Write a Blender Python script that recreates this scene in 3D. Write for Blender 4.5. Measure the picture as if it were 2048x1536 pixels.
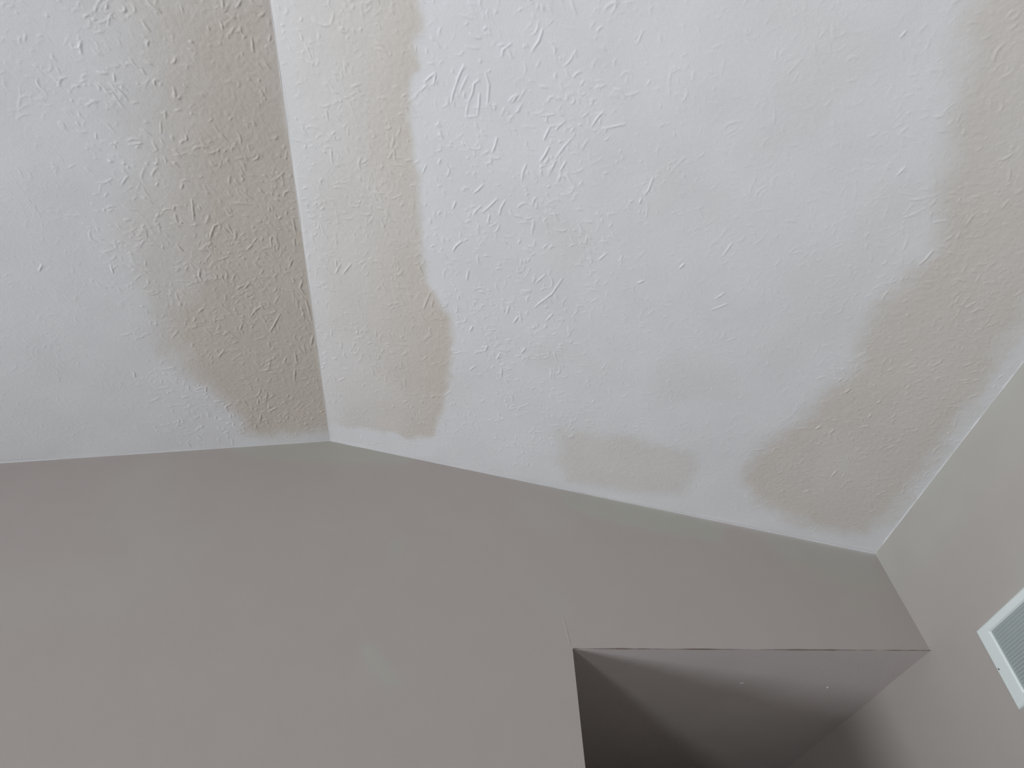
import bpy, math, random
import numpy as np
from mathutils import Vector, Matrix

for o in list(bpy.data.objects): bpy.data.objects.remove(o, do_unlink=True)
S = bpy.context.scene
COL = S.collection
rng = np.random.default_rng(11)

# ------------------------------------------------------------------ camera
PITCH, YAW, ROLL, FPX = 0.849229944, 0.127167135, -0.0499532956, 1263.2985
EYE = np.array([0.0, 0.0, 1.2])
cy_, sy_ = math.cos(YAW), math.sin(YAW)
FWD = np.array([sy_ * math.cos(PITCH), cy_ * math.cos(PITCH), math.sin(PITCH)])
RT0 = np.array([cy_, -sy_, 0.0]); UP0 = np.cross(RT0, FWD)
RT = math.cos(ROLL) * RT0 + math.sin(ROLL) * UP0
UP = -math.sin(ROLL) * RT0 + math.cos(ROLL) * UP0
cam = bpy.data.cameras.new('camera'); co = bpy.data.objects.new('camera', cam); COL.objects.link(co)
cam.sensor_fit = 'HORIZONTAL'; cam.sensor_width = 36.0; cam.lens = FPX / 2048 * 36.0
cam.clip_start = 0.02; cam.clip_end = 100
M = Matrix(((RT[0], UP[0], -FWD[0], EYE[0]), (RT[1], UP[1], -FWD[1], EYE[1]), (RT[2], UP[2], -FWD[2], EYE[2]), (0, 0, 0, 1)))
co.matrix_world = M
S.camera = co

# ------------------------------------------------------------------ world, daylight, exposure
S.view_settings.view_transform = 'Standard'
S.view_settings.look = 'None'
S.view_settings.gamma = 1.0
S.view_settings.use_curve_mapping = False
S.view_settings.exposure = 0.0
w = bpy.data.worlds.new('overcast_sky'); S.world = w; w.use_nodes = True
bg = w.node_tree.nodes['Background']
bg.inputs[0].default_value = (0.80, 0.90, 1.0, 1); bg.inputs[1].default_value = 1.0

XL, YR, YH, FZ = -5.0, -7.0, 5.2, -1.3     # left wall, rear wall, end of the passage, floor level
def window_light(name, loc, rot, sx, sz, power, colour, spread):
    l = bpy.data.lights.new(name, 'AREA'); l.shape = 'RECTANGLE'; l.size = sx; l.size_y = sz
    l.energy = power; l.color = colour; l.spread = math.radians(spread)
    o = bpy.data.objects.new(name, l); COL.objects.link(o); o.location = loc; o.rotation_euler = rot
    return o
WIN1 = dict(y=-0.24, w=1.80, z0=-1.2, z1=1.2)      # both in the left wall, down to the floor
WIN2 = dict(y=-5.60, w=1.80, z0=-1.2, z1=1.2)
# daylight thrown up into the room by the bright ground outside
def aim(tilt, az): return (0, -math.pi / 2 - math.radians(tilt), math.radians(az))
window_light('daylight', (XL - 0.02, WIN1['y'], -0.35), aim(24, -4), 1.2, 1.7, 84, (0.93, 0.965, 1.0), 108)
window_light('daylight', (XL - 0.02, WIN2['y'], -0.85), aim(32, 25), 1.1, 1.1, 118, (0.97, 0.98, 1.0), 112)

# ------------------------------------------------------------------ helpers
def ray(P): return (P[0] - 1024) / FPX * RT + (768 - P[1]) / FPX * UP + FWD
def hit(P, n, Q):                        # ray through a point of the photograph onto a plane of the room
    r = ray(P); return EYE + r * (((Q - EYE) @ n) / (r @ n))
def unit(v): return v / np.linalg.norm(v)
def tag(o, label, cat=None, kind=None, group=None):
    if label: o['label'] = label
    if cat: o['category'] = cat
    if kind: o['kind'] = kind
    if group: o['group'] = group
    return o
def mesh_obj(name, V, F, mat, parent=None, smooth=False, attrs=None):
    V = np.asarray(V, np.float32); F = np.asarray(F, np.int32)
    me = bpy.data.meshes.new(name)
    n, k = F.shape
    me.vertices.add(len(V)); me.vertices.foreach_set('co', V.ravel())
    me.loops.add(n * k); me.loops.foreach_set('vertex_index', F.ravel())
    me.polygons.add(n)
    me.polygons.foreach_set('loop_start', np.arange(0, n * k, k, dtype=np.int32))
    me.polygons.foreach_set('loop_total', np.full(n, k, np.int32))
    me.polygons.foreach_set('use_smooth', np.full(n, smooth, bool))
    me.update(calc_edges=True)
    for a, val in (attrs or {}).items():
        at = me.attributes.new(a, 'FLOAT', 'POINT'); at.data.foreach_set('value', np.asarray(val, np.float32).ravel())
    me.materials.append(mat)
    o = bpy.data.objects.new(name, me); COL.objects.link(o)
    if parent is not None: o.parent = parent
    return o
def grid_faces(nr, nc, flip=False):
    i = np.arange(nr * nc).reshape(nr, nc)
    f = np.stack([i[:-1, :-1], i[:-1, 1:], i[1:, 1:], i[1:, :-1]], -1).reshape(-1, 4)
    return f[:, ::-1] if flip else f
def vnoise(u, v, cell, seed):            # smooth value noise of two coordinates
    r = np.random.default_rng(seed).random((257, 257))
    a, b = u / cell + 50.3, v / cell + 71.7
    ia, ib = np.floor(a).astype(int), np.floor(b).astype(int)
    fa, fb = a - ia, b - ib
    fa, fb = fa * fa * (3 - 2 * fa), fb * fb * (3 - 2 * fb)
    g = lambda x, y: r[x % 257, y % 257]
    return ((g(ia, ib) * (1 - fa) + g(ia + 1, ib) * fa) * (1 - fb) + (g(ia, ib + 1) * (1 - fa) + g(ia + 1, ib + 1) * fa) * fb) * 2 - 1
def fbm(u, v, cell, seed, n=3):
    return sum(vnoise(u, v, cell / 2 ** k, seed + k) / 2 ** k for k in range(n))
def sdist(poly, u, v):                   # signed distance, positive inside
    P = np.asarray(poly); d2 = np.full(u.shape, 1e9); ins = np.zeros(u.shape, bool)
    for i in range(len(P)):
        a, b = P[i], P[(i + 1) % len(P)]
        e = b - a; wu, wv = u - a[0], v - a[1]
        t = np.clip((wu * e[0] + wv * e[1]) / (e @ e + 1e-12), 0, 1)
        d2 = np.minimum(d2, (wu - t * e[0]) ** 2 + (wv - t * e[1]) ** 2)
        c = (a[1] <= v) != (b[1] <= v)
        if abs(e[1]) > 1e-12:
            ins ^= c & (u < a[0] + (v - a[1]) / e[1] * e[0])
    return np.where(ins, 1, -1) * np.sqrt(d2)
def sstep(x, a, b):
    t = np.clip((x - a) / (b - a), 0, 1); return t * t * (3 - 2 * t)

# ------------------------------------------------------------------ materials
def paint(name, cols, attr=None, rough=0.85, bump=0.0, scale=300, spec=0.25, mottle=0.02):
    m = bpy.data.materials.new(name); m.use_nodes = True
    N, L = m.node_tree.nodes, m.node_tree.links
    b = N['Principled BSDF']; b.inputs['Roughness'].default_value = rough
    b.inputs['Specular IOR Level'].default_value = spec
    tc = N.new('ShaderNodeTexCoord')
    rgb = N.new('ShaderNodeRGB'); rgb.outputs[0].default_value = (*cols[0], 1); cur = rgb.outputs[0]
    if attr:
        for a, c in zip(attr, cols[1:]):
            at = N.new('ShaderNodeAttribute'); at.attribute_name = a
            mx = N.new('ShaderNodeMix'); mx.data_type = 'RGBA'
            L.new(at.outputs['Fac'], mx.inputs[0]); L.new(cur, mx.inputs[6]); mx.inputs[7].default_value = (*c, 1)
            cur = mx.outputs[2]
    n1 = N.new('ShaderNodeTexNoise'); n1.inputs['Scale'].default_value = 7; n1.inputs['Detail'].default_value = 4
    L.new(tc.outputs['Object'], n1.inputs['Vector'])
    hs = N.new('ShaderNodeHueSaturation'); mr = N.new('ShaderNodeMapRange')
    mr.inputs['From Min'].default_value = 0.3; mr.inputs['From Max'].default_value = 0.7
    mr.inputs['To Min'].default_value = 1 - mottle; mr.inputs['To Max'].default_value = 1 + mottle
    L.new(n1.outputs['Fac'], mr.inputs['Value']); L.new(mr.outputs['Result'], hs.inputs['Value'])
    L.new(cur, hs.inputs['Color']); L.new(hs.outputs['Color'], b.inputs['Base Color'])
    if bump:
        n2 = N.new('ShaderNodeTexNoise'); n2.inputs['Scale'].default_value = scale; n2.inputs['Detail'].default_value = 3
        L.new(tc.outputs['Object'], n2.inputs['Vector'])
        bp = N.new('ShaderNodeBump'); bp.inputs['Strength'].default_value = bump; bp.inputs['Distance'].default_value = 0.002
        L.new(n2.outputs['Fac'], bp.inputs['Height']); L.new(bp.outputs['Normal'], b.inputs['Normal'])
    return m
WHITE = (0.775, 0.785, 0.805)
TAN = (0.64, 0.59, 0.53)
WALLC = (0.436, 0.397, 0.378)
M_ceil = paint('ceiling_paint', [WHITE, TAN], ['undercoat'], bump=0.25, scale=260)
M_wall = paint('taupe_wall_paint', [WALLC, (0.435, 0.435, 0.39)], ['touch_up'], bump=0.12, scale=500, mottle=0.012)
M_wallR = paint('side_wall_paint', [(0.45, 0.42, 0.395), (0.47, 0.47, 0.43)], ['touch_up'], bump=0.12, scale=500, mottle=0.012)
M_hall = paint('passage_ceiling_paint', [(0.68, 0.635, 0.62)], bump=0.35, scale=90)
M_plain = paint('taupe_plain_paint', [WALLC], bump=0.12, scale=500)
M_caulk = paint('white_caulk', [(0.76, 0.765, 0.77)], rough=0.6)
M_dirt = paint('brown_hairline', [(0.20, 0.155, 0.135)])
M_floor = paint('beige_carpet', [(0.22, 0.20, 0.18)], bump=0.6, scale=200)
M_dim = paint('bounce_cutting_dark_brown', [(0.17, 0.14, 0.12)])  # unseen passage walls darkened so less light bounces onto the passage ceiling
M_vent = paint('white_enamel', [(0.80, 0.87, 0.86)], rough=0.4, spec=0.5, mottle=0.004)
M_fin = paint('grey_white_enamel', [(0.52, 0.58, 0.575)], rough=0.45, spec=0.5, mottle=0.004)
M_duct = paint('dark_duct_metal', [(0.10, 0.11, 0.11)], rough=0.6)
M_screw = paint('dull_screw_metal', [(0.25, 0.26, 0.25)], rough=0.4)

# ------------------------------------------------------------------ corner points of the room
Yv = np.array([0, 1.0, 0]); QB = np.array([0, 2.0, 0])
A, Lp, B, C, TL = (hit(p, Yv, QB) for p in ((660, 882), (0, 926), (1750.5, 1107.5), (1861, 1301), (1145, 1297)))
NW = unit(np.cross(B - C, Yv))                                   # side wall plane
E = hit((2048, 722), NW, B)
NR = unit(np.cross(B - A, E - B)); NR = NR if NR[2] < 0 else -NR  # right slope, facing down
R = hit((540, 0), NR, A)
NL = unit(np.cross(Lp - A, R - A)); NL = NL if NL[2] < 0 else -NL
PH = hit((1575, 1536), NW, B)
NH = unit(np.cross(C - TL, PH - C)); NH = NH if NH[2] < 0 else -NH
RIDGE = unit(R - A)                                              # along the ridge, towards the viewer

def plane_z(n, Q, x, y): return Q[2] - (n[0] * (x - Q[0]) + n[1] * (y - Q[1])) / n[2]

# ------------------------------------------------------------------ textured ceiling slopes
class Slope:
    def __init__(s, n, end):
        s.n, s.o = n, A
        s.t = RIDGE; s.u = unit((end - A) - ((end - A) @ RIDGE) * RIDGE)   # u: away from the ridge
    def loc(s, P):
        d = hit(P, s.n, s.o) - s.o; return np.array([d @ s.u, d @ s.t])
    def poly(s, pts): return [s.loc(p) for p in pts]
    def world(s, u, v, h=0):
        return s.o + u[..., None] * s.u + v[..., None] * s.t + np.asarray(h)[..., None] * s.n
SR, SL = Slope(NR, B), Slope(NL, Lp)

DX = 0.0022
def stamp(H, u0, v0, pts, sig, ht):
    """one plaster ridge: a tapering bead along a short polyline, raised on the height field"""
    p = np.asarray(pts); m = 4 * sig
    a0, a1 = p.min(0) - m, p.max(0) + m
    i0, i1 = max(int((a0[1] - v0) / DX), 0), min(int((a1[1] - v0) / DX) + 2, H.shape[0])
    j0, j1 = max(int((a0[0] - u0) / DX), 0), min(int((a1[0] - u0) / DX) + 2, H.shape[1])
    if i1 - i0 < 2 or j1 - j0 < 2: return
    uu = u0 + np.arange(j0, j1) * DX; vv = v0 + np.arange(i0, i1) * DX
    U, Vv = np.meshgrid(uu, vv)
    best = np.zeros(U.shape); n = len(p) - 1
    for k in range(n):
        e = p[k + 1] - p[k]; wu, wv = U - p[k][0], Vv - p[k][1]
        t = np.clip((wu * e[0] + wv * e[1]) / (e @ e + 1e-12), 0, 1)
        d2 = (wu - t * e[0]) ** 2 + (wv - t * e[1]) ** 2
        g = (k + t) / n
        best = np.maximum(best, 0.80 * ht * (0.35 + 0.65 * np.sin(np.pi * np.clip(g * 0.8 + 0.12, 0, 1))) * np.exp(-d2 / (2 * sig * sig)))
    sub = H[i0:i1, j0:j1]
    H[i0:i1, j0:j1] = np.maximum(sub, best) + 0.25 * np.minimum(sub, best)

def burst(H, u0, v0, c, amp, n, r0, r1, rs, lmax=0.032):
    for _ in range(n):
        a = rs.uniform(0, 2 * math.pi); rad = rs.uniform(r0, r1) ** 1.0
        ln = rs.uniform(0.006, lmax) * (0.5 + rad / r1)
        da = rs.normal(0, 0.35); bend = rs.normal(0, 0.35)
        p = np.array([c[0] + rad * math.cos(a), c[1] + rad * math.sin(a)]); pts = [p]; th = a + da
        for k in range(3):
            p = p + ln / 3 * np.array([math.cos(th), math.sin(th)]); th += bend + rs.normal(0, .12); pts.append(p)
        stamp(H, u0, v0, pts, rs.uniform(0.0015, 0.0023), amp * rs.uniform(0.25, 1.0) ** 2.4)

def relief(sl, UU, VV, u0, v0, ampf, rs, drawn, bursts):
    H = np.zeros(UU.shape)
    umax, vmax = UU.max(), VV.max()
    k = 0
    cell = 0.135
    for a in np.arange(cell / 2, umax, cell):
        for b in np.arange(cell / 2, vmax, cell):
            c = (a + rs.uniform(-.45, .45) * cell, b + rs.uniform(-.45, .45) * cell)
            am = ampf(c[0], c[1])
            if rs.random() < 0.12: continue
            burst(H, u0, v0, c, am, int(rs.integers(12, 34)), 0.008, rs.uniform(0.06, 0.1), rs)
    for _ in range(int(umax * vmax * 1100)):                     # loose flicks and crumbs between the bursts
        c = np.array([rs.uniform(0.01, umax), rs.uniform(0.01, vmax)]); am = ampf(*c)
        ln = rs.uniform(0.002, 0.020); th = rs.uniform(0, math.pi)
        pts = [c]
        for q in range(2):
            c = c + ln / 2 * np.array([math.cos(th), math.sin(th)]); th += rs.normal(0, .5); pts.append(c)
        stamp(H, u0, v0, pts, rs.uniform(0.0015, 0.0022), am * rs.uniform(0.2, 0.95) ** 2.2)
    for (P, n, am) in bursts:
        c = sl.loc(P); burst(H, u0, v0, c, am, n, 0.015, 0.09, rs)
    for pts, am in drawn:
        stamp(H, u0, v0, [sl.loc(p) for p in pts], 0.0017, am)
    return H

def axis(lo, dense_hi, hi, step=0.12):
    d = np.arange(lo, dense_hi, DX); c = np.arange(dense_hi, hi, step)
    return np.concatenate([d, c, [hi]])

def build_slope(name, sl, ud, umax_fn, vd, vmax, masks, ampf, seed, drawn, bursts, flip, label):
    rs = np.random.default_rng(seed)
    us = axis(0, ud, umax_fn(0)); vs = axis(0, vd, vmax)
    U, V = np.meshgrid(us, vs)
    nu, nv = len(np.arange(0, ud, DX)), len(np.arange(0, vd, DX))
    UU, VV = U[:nv, :nu], V[:nv, :nu]
    H = np.zeros(U.shape)
    und = np.zeros(U.shape)
    und[:nv, :nu] = masks(UU, VV)
    h = relief(sl, UU, VV, 0, 0, ampf, rs, drawn, bursts)
    gr = (fbm(UU, VV, 0.010, seed + 40, 2) * 0.00026 + vnoise(UU, VV, 0.0055, seed + 50) * 0.00016) * (0.30 + 1.0 * und[:nv, :nu])
    wav = fbm(UU, VV, 0.25, seed + 60, 2) * 0.0015
    # keep the borders of the dense field flat so that it meets the walls and the plain part
    edge = sstep(UU, 0.0, 0.012) * sstep(VV, 0, 0.02) * sstep(-UU, -ud, -ud + .05) * sstep(-VV, -vd, -vd + .05)
    H[:nv, :nu] = (h + gr + wav) * edge
    # shear the far edge onto the side wall / left wall
    um = np.array([umax_fn(v) for v in vs]); U = U * (um / um[0])[:, None] if False else U
    P = sl.world(U, V, H)
    P = P.reshape(-1, 3)
    o = mesh_obj(name, P, grid_faces(len(vs), len(us), flip), M_ceil, smooth=True, attrs={'undercoat': und})
    tag(o, label, 'ceiling', 'structure'); return o

# right slope --------------------------------------------------
uE = float((B - A) @ SR.u); vEndR = 9.3
pR1 = SR.poly([(500, 0), (500, -60), (835, -60), (846, 60), (826, 200), (838, 330), (846, 460), (858, 560), (900, 625), (912, 690), (900, 770), (884, 830), (872, 872), (820, 878), (740, 862), (640, 850), (590, 700), (550, 400)])
pR2 = SR.poly([(1118, 862), (1250, 872), (1392, 908), (1398, 940), (1362, 992), (1290, 985), (1190, 968), (1140, 962), (1118, 925)])
pR3 = SR.poly([(1945, -80), (1925, 60), (1905, 200), (1885, 330), (1872, 430), (1862, 500), (1800, 565), (1750, 610), (1722, 660), (1702, 735), (1640, 800), (1572, 862), (1505, 905), (1482, 955), (1512, 1005), (1580, 1040), (1660, 1062), (1735, 1070), (1790, 1030), (1850, 950), (1920, 850), (2000, 725), (2060, 620), (2150, 480), (2200, -80)])
def masks_R(u, v):
    nz = fbm(u, v, 0.05, 5, 3) * 0.012
    d1 = sdist(pR1, u, v) + nz
    m1 = sstep(d1, -0.012, 0.03) * (0.42 + 0.45 * sstep(u, 0.05, 0.50) + 0.1 * fbm(u, v, .2, 9, 2))
    m1 *= 1 - 0.45 * sstep(-u, -0.11, -0.015)
    d2 = sdist(pR2, u, v) + nz
    m2 = sstep(d2, -0.04, 0.035) * 0.40
    d3 = sdist(pR3, u, v) + nz * 1.3
    m3 = sstep(d3, -0.05, 0.06) * (0.72 + 0.12 * fbm(u, v, .3, 19, 2))
    m = np.maximum(np.maximum(m1, m2), m3)
    far = sstep(fbm(u, v, 0.30, 71, 3), 0.1, 1.0) * 0.12
    return np.clip(np.maximum(m, far * sstep(v, 0.1, 0.5)), 0, 1)
def amp_R(u, v):
    a = 0.0011 + 0.0015 * (1 - sstep(np.float64(u), 0.7, 1.25)) - 0.0002 * sstep(np.float64(u), 0.9, 1.6)
    a += 0.0009 * float(sstep(np.float64(u), 1.55, 1.9))
    a *= 0.45 + 0.55 * float(sstep(np.float64(v), 0.03, 0.30))
    return float(a)
drawn_R = [
 ([(928,130),(918,152),(911,172)],.0032), ([(911,172),(905,190),(903,206)],.0030),
 ([(935,152),(928,166),(920,184)],.0022), ([(958,160),(948,168),(945,186),(938,202)],.0030),
 ([(938,202),(934,220),(932,234)],.0022), ([(932,234),(952,233)],.0026),
 ([(959,188),(958,208),(955,230)],.0030), ([(971,146),(978,170),(976,200),(974,214)],.0026),
 ([(1085,60),(1078,82),(1065,100)],.0032), ([(1022,88),(1006,100),(1004,112)],.0028),
 ([(850,163),(862,152),(871,146)],.0032), ([(871,150),(868,168)],.0034),
 ([(842,182),(851,172),(858,178)],.0026), ([(1034,192),(1025,204)],.0034),
 ([(1099,256),(1093,268),(1088,280)],.0036), ([(1098,294),(1090,310),(1080,324)],.0036),
 ([(1130,242),(1118,252),(1112,260)],.0026), ([(1142,278),(1128,294),(1112,316)],.0026),
 ([(994,276),(990,292),(985,304)],.0034), ([(1052,330),(1046,344),(1044,360)],.0032),
 ([(1112,322),(1104,336),(1098,350)],.0026), ([(1131,324),(1122,340)],.0032),
 ([(966,370),(956,380),(948,386)],.0034), ([(994,398),(980,412),(966,424)],.0032),
 ([(962,412),(952,422),(946,430)],.0030), ([(1010,402),(1002,416),(998,430)],.0030),
 ([(979,430),(976,446)],.0032), ([(911,404),(906,418)],.0034), ([(1206,224),(1196,234),(1184,252)],.0030),
 ([(1250,248),(1232,252),(1205,258)],.0024), ([(924,482),(912,492),(906,502)],.0038),
 ([(937,540),(934,560)],.0034), ([(1090,550),(1072,566)],.0028), ([(1124,558),(1104,588),(1082,604),(1070,614)],.0034),
 ([(1036,633),(1028,645)],.0040), ([(1018,612),(1014,628)],.0032), ([(1105,628),(1094,640)],.0032),
 ([(945,653),(940,662)],.0040), ([(1051,696),(1043,706)],.0042), ([(1000,707),(994,718)],.0042),
 ([(975,692),(970,702)],.0038), ([(1003,738),(1003,754)],.0036), ([(950,732),(940,740)],.0030),
 ([(1212,508),(1198,520)],.0028), ([(1306,356),(1298,378),(1290,390)],.0026), ([(1282,398),(1280,406)],.0034),
 ([(1368,528),(1360,536)],.0036), ([(1286,562),(1276,566)],.0034), ([(1450,586),(1430,598)],.0024),
 ([(1454,608),(1424,620)],.0024), ([(1464,486),(1446,512)],.0022), ([(860,585),(852,606),(848,616)],.0034),
 ([(838,532),(846,550)],.0028), ([(672,520),(674,534)],.0036), ([(681,528),(672,546)],.0036), ([(702,528),(686,548)],.0034),
 ([(846,345),(852,330)],.0026), ([(788,300),(790,318)],.0028), ([(652,220),(656,240)],.0030), ([(662,300),(664,320)],.0028),
 ([(1672,942),(1664,952)],.0042), ([(1700,778),(1690,786)],.0036), ([(1640,852),(1632,858)],.0034), ([(1668,858),(1660,866)],.0034),
 ([(1618,980),(1608,984)],.0034), ([(1755,806),(1760,802)],.0036), ([(1742,828),(1738,834)],.0034),
 ([(1868,500),(1850,520),(1838,530)],.0028), ([(1810,335),(1795,350)],.0024), ([(1812,62),(1802,74)],.0024),
]
build_slope('ceiling', SR, 2.32, lambda v: 2.40, 1.90, vEndR, masks_R, amp_R, 3, drawn_R,
            [((630, 400), 16, .0026), ((745, 392), 22, .003), ((760, 690), 20, .0026), ((1110, 300), 22, .0026), ((1060, 610), 20, .0026), ((700, 690), 16, .0026)],
            False, 'white stomp-textured ceiling slope right of the ridge with tan unpainted borders')

# left slope ---------------------------------------------------
pL1 = SL.poly([(120, -80), (175, 0), (228, 80), (238, 200), (250, 280), (262, 340), (240, 400), (232, 460), (248, 520), (275, 570), (300, 610), (292, 670), (330, 730), (395, 780), (440, 815), (480, 866), (520, 876), (600, 864), (700, 850), (690, 740), (660, 430), (610, 0), (600, -80)])
pL2 = SL.poly([(330, -80), (350, 40), (372, 200), (390, 350), (400, 470), (405, 560), (360, 620), (360, 690), (420, 760), (470, 815), (500, 866), (540, 876), (700, 866), (680, 600), (630, 100), (600, -80)])
def masks_L(u, v):
    nz = fbm(u, v, 0.05, 25, 3) * 0.02
    wide = 0.035 + 0.07 * sstep(v, 0.5, 1.6)
    m1 = sstep((sdist(pL1, u, v) + nz) / wide, -0.9, 1.8) * 0.55
    m2 = sstep((sdist(pL2, u, v) + nz) / wide, -1.4, 1.4) * 0.45
    m = (m1 + m2) * (1 + 0.08 * fbm(u, v, .2, 29, 2))
    m *= 0.80 + 0.20 * sstep(v, 0.02, 0.09)
    return np.clip(m, 0, 1)
def amp_L(u, v):
    a = 0.0009 + 0.0024 * (1 - float(sstep(np.float64(u), 0.38, 0.75)))
    a *= 0.55 + 0.45 * float(sstep(np.float64(v), 0.02, 0.12))
    return a
drawn_L = [
 ([(438,448),(428,452),(423,466),(420,478)],.0034), ([(418,430),(412,446)],.0028), ([(455,450),(464,466)],.0026),
 ([(504,490),(494,500)],.0034), ([(400,540),(398,552),(404,562)],.0032), ([(498,566),(490,576)],.0036),
 ([(524,612),(510,620),(502,634)],.0036), ([(560,628),(548,650),(540,664)],.0038), ([(440,606),(452,620)],.0026),
 ([(552,816),(536,824)],.0040), ([(534,786),(531,806)],.0034), ([(548,790),(540,796)],.0034), ([(522,828),(520,846)],.0036),
 ([(486,800),(494,810)],.0032), ([(532,840),(536,848)],.0034), ([(512,850),(510,858)],.0030), ([(590,740),(589,762)],.0036),
 ([(590,706),(594,728)],.0034), ([(572,716),(566,728)],.0032), ([(584,520),(578,536)],.0030), ([(512,680),(528,674)],.0026),
 ([(588,478),(590,492)],.0030), ([(436,520),(456,514)],.0024), ([(480,660),(484,648)],.0032), ([(448,700),(436,716)],.0032),
 ([(605,560),(600,575),(608,588)],.0034), ([(630,690),(634,706)],.0036), ([(626,672),(622,690)],.0034), ([(586,440),(592,470)],.003),
 ([(612,600),(618,622),(622,640)],.0032), ([(384,400),(388,440)],.0030), ([(84,530),(78,542)],.0030), ([(222,530),(226,546)],.0030), ([(268,745),(270,754)],.0030),
]
build_slope('ceiling', SL, 1.45, lambda v: 4.6, 1.72, 9.3, masks_L, amp_L, 8, drawn_L,
            [((528, 825), 34, .0034), ((580, 730), 18, .003), ((440, 600), 26, .003), ((540, 440), 26, .003), ((430, 480), 24, .003), ((500, 690), 26, .003), ((310, 660), 18, .0022), ((240, 500), 20, .002), ((470, 640), 24, .003), ((560, 560), 22, .003)],
            True, 'white stomp-textured ceiling slope left of the ridge with broad tan band')

# ------------------------------------------------------------------ walls
def top_z(x):
    return np.where(x < A[0], plane_z(NL, A, x, 2.0), plane_z(NR, A, x, 2.0))
def wall_patch(x0, x1, zlo, nx, nz):
    xs = np.linspace(x0, x1, nx)
    X = np.repeat(xs[None], nz, 0); T = np.linspace(0, 1, nz)[:, None]
    lo = zlo(xs)[None]; Z = lo + (top_z(xs)[None] + 0.012 - lo) * T
    return X, Z
def touch(X, Z):
    def pl(pts): return [np.array([hit(p, Yv, QB)[0], hit(p, Yv, QB)[2]]) for p in pts]
    m = np.zeros(X.shape)
    for pts, a, s in [([(455, 895), (660, 880), (840, 915), (800, 930), (640, 925), (500, 915)], .8, .025),
                      ([(1120, 985), (1260, 1005), (1450, 1050), (1440, 1085), (1300, 1062), (1180, 1035), (1125, 1008)], .85, .02),
                      ([(1520, 1062), (1745, 1110), (1790, 1190), (1700, 1180), (1560, 1120)], .6, .05),
                      ([(722, 1285), (748, 1290), (802, 1365), (775, 1372), (735, 1330)], .8, .012),
                      ([(775, 1085), (815, 1075), (800, 1115), (782, 1125)], .5, .02),
                      ([(1680, 1190), (1760, 1200), (1740, 1230), (1690, 1220)], .4, .03)]:
        d = sdist(pl(pts), X, Z) + fbm(X, Z, .05, 80, 2) * .006
        m = np.maximum(m, a * sstep(d, -s, s))
    m = np.maximum(m, 0.35 * sstep(fbm(X, Z, 0.45, 90, 3), 0.25, 1.0))
    return np.clip(m, 0, 1)
Vs, Fs, Ms, off = [], [], [], 0
nzz = 200
wob = lambda xs: TL[2] + 1e-9 * xs
for x0, x1, zf, nx in ((XL, A[0], lambda x: 0 * x + FZ, 320), (A[0], TL[0], lambda x: 0 * x + FZ, 90), (TL[0], C[0] + 0.004, lambda x: TL[2] + (C[2] - TL[2]) * (x - TL[0]) / (C[0] - TL[0]), 140)):
    X, Z = wall_patch(x0, x1, zf, nx, nzz)
    nr, nc = X.shape
    Vs.append(np.stack([X, np.full(X.shape, 2.0) , Z], -1).reshape(-1, 3)); Ms.append(touch(X, Z).ravel())
    Fs.append(grid_faces(nr, nc) + off); off += nr * nc
wb = mesh_obj('wall_back', np.concatenate(Vs), np.concatenate(Fs), M_wall, attrs={'touch_up': np.concatenate(Ms)})
tag(wb, 'taupe gable wall with faint touch-ups and a passage opening at its right', 'wall', 'structure')

# side wall: one plane from the rear of the room on into the passage
def wall_x(z): return B[0] - NW[2] / NW[0] * (z - B[2])
ys = np.concatenate([np.linspace(YR, 1.0, 20), np.linspace(1.03, 2.0, 70), np.linspace(2.03, YH, 60)])
tops = []
eave_d = unit(E - B)
for y in ys:
    if y <= 2.0: tops.append(B[2] + eave_d[2] / eave_d[1] * (y - 2.0) + 0.004)
    else: tops.append(C[2] + (PH[2] - C[2]) / (PH[1] - 2.0) * (y - 2.0) + 0.006)
tops = np.array(tops); T = np.linspace(0, 1, 120)[:, None]
Z = FZ + (tops[None] - FZ) * T; Y = np.repeat(ys[None], 120, 0); X = wall_x(Z)
below = (B[2] - Z) * (Y <= 2)
mR = 0.75 * sstep(-below, -0.24, -0.10) * (Y <= 2) * (1 + .5 * fbm(Y, Z, .2, 33, 2))
mR = np.clip(np.maximum(mR, 0.4 * sstep(fbm(Y, Z, 0.4, 95, 3), 0.2, 1.0)), 0, 1)
wr = mesh_obj('wall_right', np.stack([X, Y, Z], -1).reshape(-1, 3), grid_faces(120, len(ys), True), M_wallR, attrs={'touch_up': mR})
tag(wr, 'pale taupe side wall carrying the air vent and running into the passage', 'wall', 'structure')

# passage beyond the opening
def quad_obj(name, pts, mat, label=None, cat=None):
    o = mesh_obj(name, pts, [[0, 1, 2, 3]], mat)
    tag(o, label, cat, 'structure'); return o
def hz(x, y): return plane_z(NH, TL, x, y)
nxh, nyh = 120, 260
xs = np.linspace(TL[0], C[0] + .006, nxh); yh = np.linspace(2.0, YH, nyh)
XX, YY = np.meshgrid(xs, yh)
ZZ = hz(XX, YY) + fbm(XX, YY, .3, 44, 2) * 0.002 * sstep(YY, 2.0, 2.3) * sstep(XX, TL[0], TL[0] + .1)
hc = mesh_obj('ceiling', np.stack([XX, YY, ZZ], -1).reshape(-1, 3), grid_faces(nyh, nxh, True), M_hall, smooth=True)
tag(hc, 'shadowed low flat taupe ceiling of the passage seen through the opening', 'ceiling', 'structure')
ztl = TL[2]
quad_obj('wall_passage_left', [(TL[0], 2.0, FZ), (TL[0], YH, FZ), (TL[0], YH, hz(TL[0], YH)), (TL[0], 2.0, ztl)], M_dim, 'unseen wall on the left inside the passage, darkened to cut bounce light', 'wall')
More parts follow.
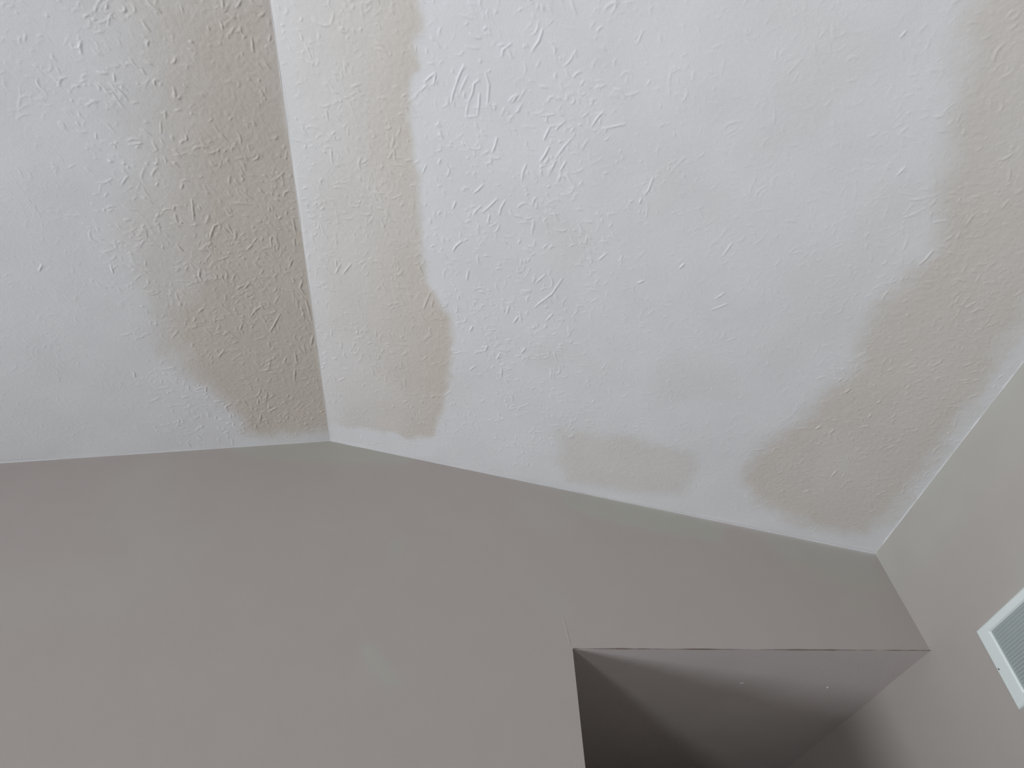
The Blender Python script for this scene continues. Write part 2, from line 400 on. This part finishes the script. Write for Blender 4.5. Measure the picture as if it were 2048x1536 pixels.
quad_obj('wall_passage_end', [(TL[0], YH, FZ), (2.0, YH, FZ), (2.0, YH, 2.9), (TL[0], YH, 2.9)], M_dim, 'unseen wall closing the far end of the passage, darkened to cut bounce light', 'wall')
quad_obj('floor', [(XL, YR, FZ), (2.0, YR, FZ), (2.0, YH, FZ), (XL, YH, FZ)], M_floor, 'beige carpeted floor under the whole room', 'floor')

# left and rear walls with a real window opening each
def holed_wall(name, pos, lo, hi, ztop, holes, label):
    V, F = [], []
    def rect(a, b, c, d):
        i = len(V)
        for (q, z) in ((a, c), (b, c), (b, d), (a, d)): V.append((pos, q, z))
        F.append([i, i + 1, i + 2, i + 3])
    p = lo
    for c, wd, z0, z1 in sorted(holes):
        rect(p, c - wd / 2, FZ, ztop); rect(c - wd / 2, c + wd / 2, FZ, z0); rect(c - wd / 2, c + wd / 2, z1, ztop); p = c + wd / 2
    rect(p, hi, FZ, ztop)
    o = mesh_obj(name, V, F, M_plain); tag(o, label, 'wall', 'structure'); return o
holed_wall('wall_left', XL, YR, 2.0, float(plane_z(NL, A, XL, -1)) + .05, [(w_['y'], w_['w'], w_['z0'], w_['z1']) for w_ in (WIN1, WIN2)], 'taupe wall on the far left with two tall windows')
quad_obj('wall_rear', [(XL, YR, FZ), (2.0, YR, FZ), (2.0, YR, 3.4), (XL, YR, 3.4)], M_plain, 'taupe wall behind the viewer', 'wall')
def box(V, F, c, s, rot=None):
    i = len(V)
    for dz in (-1, 1):
        for dx, dy in ((-1, -1), (1, -1), (1, 1), (-1, 1)):
            V.append((c[0] + dx * s[0] / 2, c[1] + dy * s[1] / 2, c[2] + dz * s[2] / 2))
    for f in ((0, 3, 2, 1), (4, 5, 6, 7), (0, 1, 5, 4), (1, 2, 6, 5), (2, 3, 7, 6), (3, 0, 4, 7)): F.append([i + k for k in f])
def window(name, axis_, pos, c, wd, z0, z1, label):
    e = bpy.data.objects.new(name, None); COL.objects.link(e)
    e.location = (pos, c, z0) if axis_ == 'x' else (c, pos, z0)
    tag(e, label, 'window', 'structure')
    h = z1 - z0
    def piece(nm, s, z, ws, hs):
        V, F = [], []
        box(V, F, (0, s, z) if axis_ == 'x' else (s, 0, z), (.05, ws, hs) if axis_ == 'x' else (ws, .05, hs))
        mesh_obj(nm, V, F, M_vent, e)
    piece('jamb', -wd / 2 + .025, h / 2, .05, h); piece('jamb', wd / 2 - .025, h / 2, .05, h)
    piece('head', 0, h - .025, wd - .1, .05); piece('sill', 0, .025, wd - .1, .05); piece('meeting_rail', 0, h / 2, wd - .1, .04)
window('window_1', 'x', XL, WIN1['y'], WIN1['w'], WIN1['z0'], WIN1['z1'], 'white framed sash window in the left wall near the gable')
window('window_2', 'x', XL, WIN2['y'], WIN2['w'], WIN2['z0'], WIN2['z1'], 'white framed sash window in the left wall towards the rear')

# ------------------------------------------------------------------ caulk lines and corner beads
def bead(name, P0, P1, n, rad, mat, seed, label=None, parent=None, push=(0, 0, 0), r_noise=0.5, seg=0.012):
    P0, P1 = np.array(P0), np.array(P1); d = unit(P1 - P0); Ln = np.linalg.norm(P1 - P0)
    k = max(int(Ln / seg), 2); t = np.linspace(0, 1, k)
    a = unit(np.cross(d, [0.3, 0.2, 1])); b = np.cross(d, a)
    r = rad * (1 + r_noise * fbm(t * Ln, 0 * t, .06, seed, 3)); r[r < rad * .12] = rad * .12
    ang = np.linspace(0, 2 * math.pi, n, endpoint=False)
    ctr = P0 + (P1 - P0) * t[:, None] + np.array(push)
    V = ctr[:, None] + r[:, None, None] * (np.cos(ang)[None, :, None] * a + np.sin(ang)[None, :, None] * b)
    F = []
    for i in range(k - 1):
        for j in range(n):
            F.append([i * n + j, i * n + (j + 1) % n, (i + 1) * n + (j + 1) % n, (i + 1) * n + j])
    o = mesh_obj(name, V.reshape(-1, 3), F, mat, parent, smooth=True)
    if parent is None: tag(o, label, 'trim', 'structure')
    return o
Lfar = np.array([XL, 2.0, float(plane_z(NL, A, XL, 2.0))])
Rfar = A + RIDGE * 9.0
Efar = B + eave_d * 9.0
bead('trim_1', A, B, 8, .0007, M_ceil, 101, 'thin uneven white caulk line along the right half of the gable')
bead('trim_2', A, Lfar, 8, .0007, M_ceil, 102, 'thin white caulk line along the left half of the gable')
bead('trim_3', B, Efar, 8, .0016, M_ceil, 103, 'wavy white paint line between ceiling and side wall', r_noise=0.8)
bead('trim_4', A + RIDGE * .02, Rfar, 6, .0009, M_ceil, 104, 'thin raised joint along the ceiling ridge', r_noise=.8)
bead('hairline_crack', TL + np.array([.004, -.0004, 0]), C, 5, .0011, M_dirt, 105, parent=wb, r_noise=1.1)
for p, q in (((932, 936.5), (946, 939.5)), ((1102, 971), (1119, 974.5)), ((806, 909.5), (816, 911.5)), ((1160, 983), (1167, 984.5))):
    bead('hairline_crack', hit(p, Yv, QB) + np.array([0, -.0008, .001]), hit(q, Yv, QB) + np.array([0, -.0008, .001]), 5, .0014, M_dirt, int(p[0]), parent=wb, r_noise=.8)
# metal corner bead showing through the paint beside and above the opening
def strip(name, pts, width, th, mat, parent):
    pts = [np.array(p) for p in pts]; V, F = [], []
    for p in pts:
        for dx, dy in ((-width / 2, 0.0), (-width / 4, -th), (width / 4, -th), (width / 2, 0.0)):
            V.append((p[0] + dx, 2.0 + dy, p[2]))
    for i in range(len(pts) - 1):
        for j in range(3): F.append([i * 4 + j, i * 4 + j + 1, i * 4 + j + 5, i * 4 + j + 4])
    return mesh_obj(name, V, F, mat, parent, smooth=True)
b0, b1 = hit((1127, 1236), Yv, QB), hit((1141, 1292), Yv, QB)
strip('corner_bead', [b0, (b0 + b1) / 2, b1], .006, .0007, M_plain, wb)

# paint drips on the passage ceiling
def drip(P, r, elong=(1, 1), mat=M_caulk):
    c = hit(P, NH, TL); V = [c + NH * r * .8]; n = 10
    for k in range(2):
        rr = r * (0.6 + .4 * k); hh = r * (.55 - .55 * k)
        for j in range(n):
            a = 2 * math.pi * j / n
            V.append(c + NH * hh + np.array([rr * elong[0] * math.cos(a), rr * elong[1] * math.sin(a), 0]))
    F = [[0, 1 + j, 1 + (j + 1) % n] for j in range(n)]
    F4 = [[1 + j, 1 + n + j, 1 + n + (j + 1) % n, 1 + (j + 1) % n] for j in range(n)]
    me = bpy.data.meshes.new('paint_drip'); me.from_pydata([tuple(v) for v in V], [], F + F4); me.materials.append(mat)
    for p in me.polygons: p.use_smooth = True
    o = bpy.data.objects.new('paint_drip', me); COL.objects.link(o); o.parent = hc
drip((1655, 1374), .0065, (1, 1.3)); drip((1484, 1366), .004, (3, 1), M_hall)

# ------------------------------------------------------------------ air vent on the side wall
vTL, vBL, vTR = hit((1956, 1262.5), NW, B), hit((2042, 1420), NW, B), hit((2048, 1177), NW, B)
nIn = -NW if NW[0] > 0 else NW
e1, e2 = unit(vTR - vTL), unit(vBL - vTL)
WV, HV = 0.36, float(np.linalg.norm(vBL - vTL))
ve = bpy.data.objects.new('air_vent', None); COL.objects.link(ve)
org = vTL + e2 * HV; ve.location = tuple(org)
tag(ve, 'white metal air return grille with narrow louvres on the side wall', 'vent')
def vp(a, b, c): return e1 * a + e2 * (b - HV) + nIn * c      # local to the empty
FW, FWB = 0.055, 0.029
def ring(a0, b0, c0): return [vp(a0, b0, c0), vp(WV - a0, b0, c0), vp(WV - a0, HV - b0, c0), vp(a0, HV - b0, c0)]
V = ring(0, 0, 0.0005) + ring(0.0015, 0.0015, .0075) + ring(.006, .006, .0105) + ring(FW - .006, FWB - .004, .0105) + ring(FW - .001, FWB , .006) + ring(FW, FWB, -.012)
F = []
for k in range(5):
    for j in range(4): F.append([k * 4 + j, k * 4 + (j + 1) % 4, (k + 1) * 4 + (j + 1) % 4, (k + 1) * 4 + j])
fr = mesh_obj('frame', V, F, M_vent, ve)
a0, b0 = FW, FWB
mesh_obj('duct_backing', [vp(a0, b0, .0012), vp(WV - a0, b0, .0012), vp(WV - a0, HV - b0, .0012), vp(a0, HV - b0, .0012)], [[0, 1, 2, 3]], M_duct, ve)
nf = 19; V, F = [], []
for k in range(nf):
    b = b0 + (k + .5) * (HV - 2 * b0) / nf; i = len(V); hw = (HV - 2 * b0) / nf
    for a in (a0 + .0015, WV - a0 - .0015):
        V += [vp(a, b - hw * .30, .0075), vp(a, b + hw * .22, .0012), vp(a, b + hw * .32, .0018), vp(a, b - hw * .20, .0083)]
    F += [[i, i + 1, i + 5, i + 4], [i + 2, i + 3, i + 7, i + 6], [i + 1, i + 2, i + 6, i + 5], [i + 3, i, i + 4, i + 7], [i, i + 3, i + 2, i + 1], [i + 4, i + 5, i + 6, i + 7]]
lv = mesh_obj('louvre', V, F, M_fin, ve); tag(lv, 'narrow grey-white louvres', kind='stuff')
def screw(P):
    c = hit(P, NW, B) - org; V, F = [], []
    n = 12
    for rr, hh in ((.0032, .0106), (.0030, .0118), (.0012, .0122)):
        for j in range(n):
            a = 2 * math.pi * j / n; V.append(c + e1 * rr * math.cos(a) + np.cross(nIn, e1) * rr * math.sin(a) + nIn * hh)
    for k in range(2):
        for j in range(n): F.append([k * n + j, k * n + (j + 1) % n, (k + 1) * n + (j + 1) % n, (k + 1) * n + j])
    o = mesh_obj('screw', V, F, M_screw, ve); return o
screw((2004, 1338))
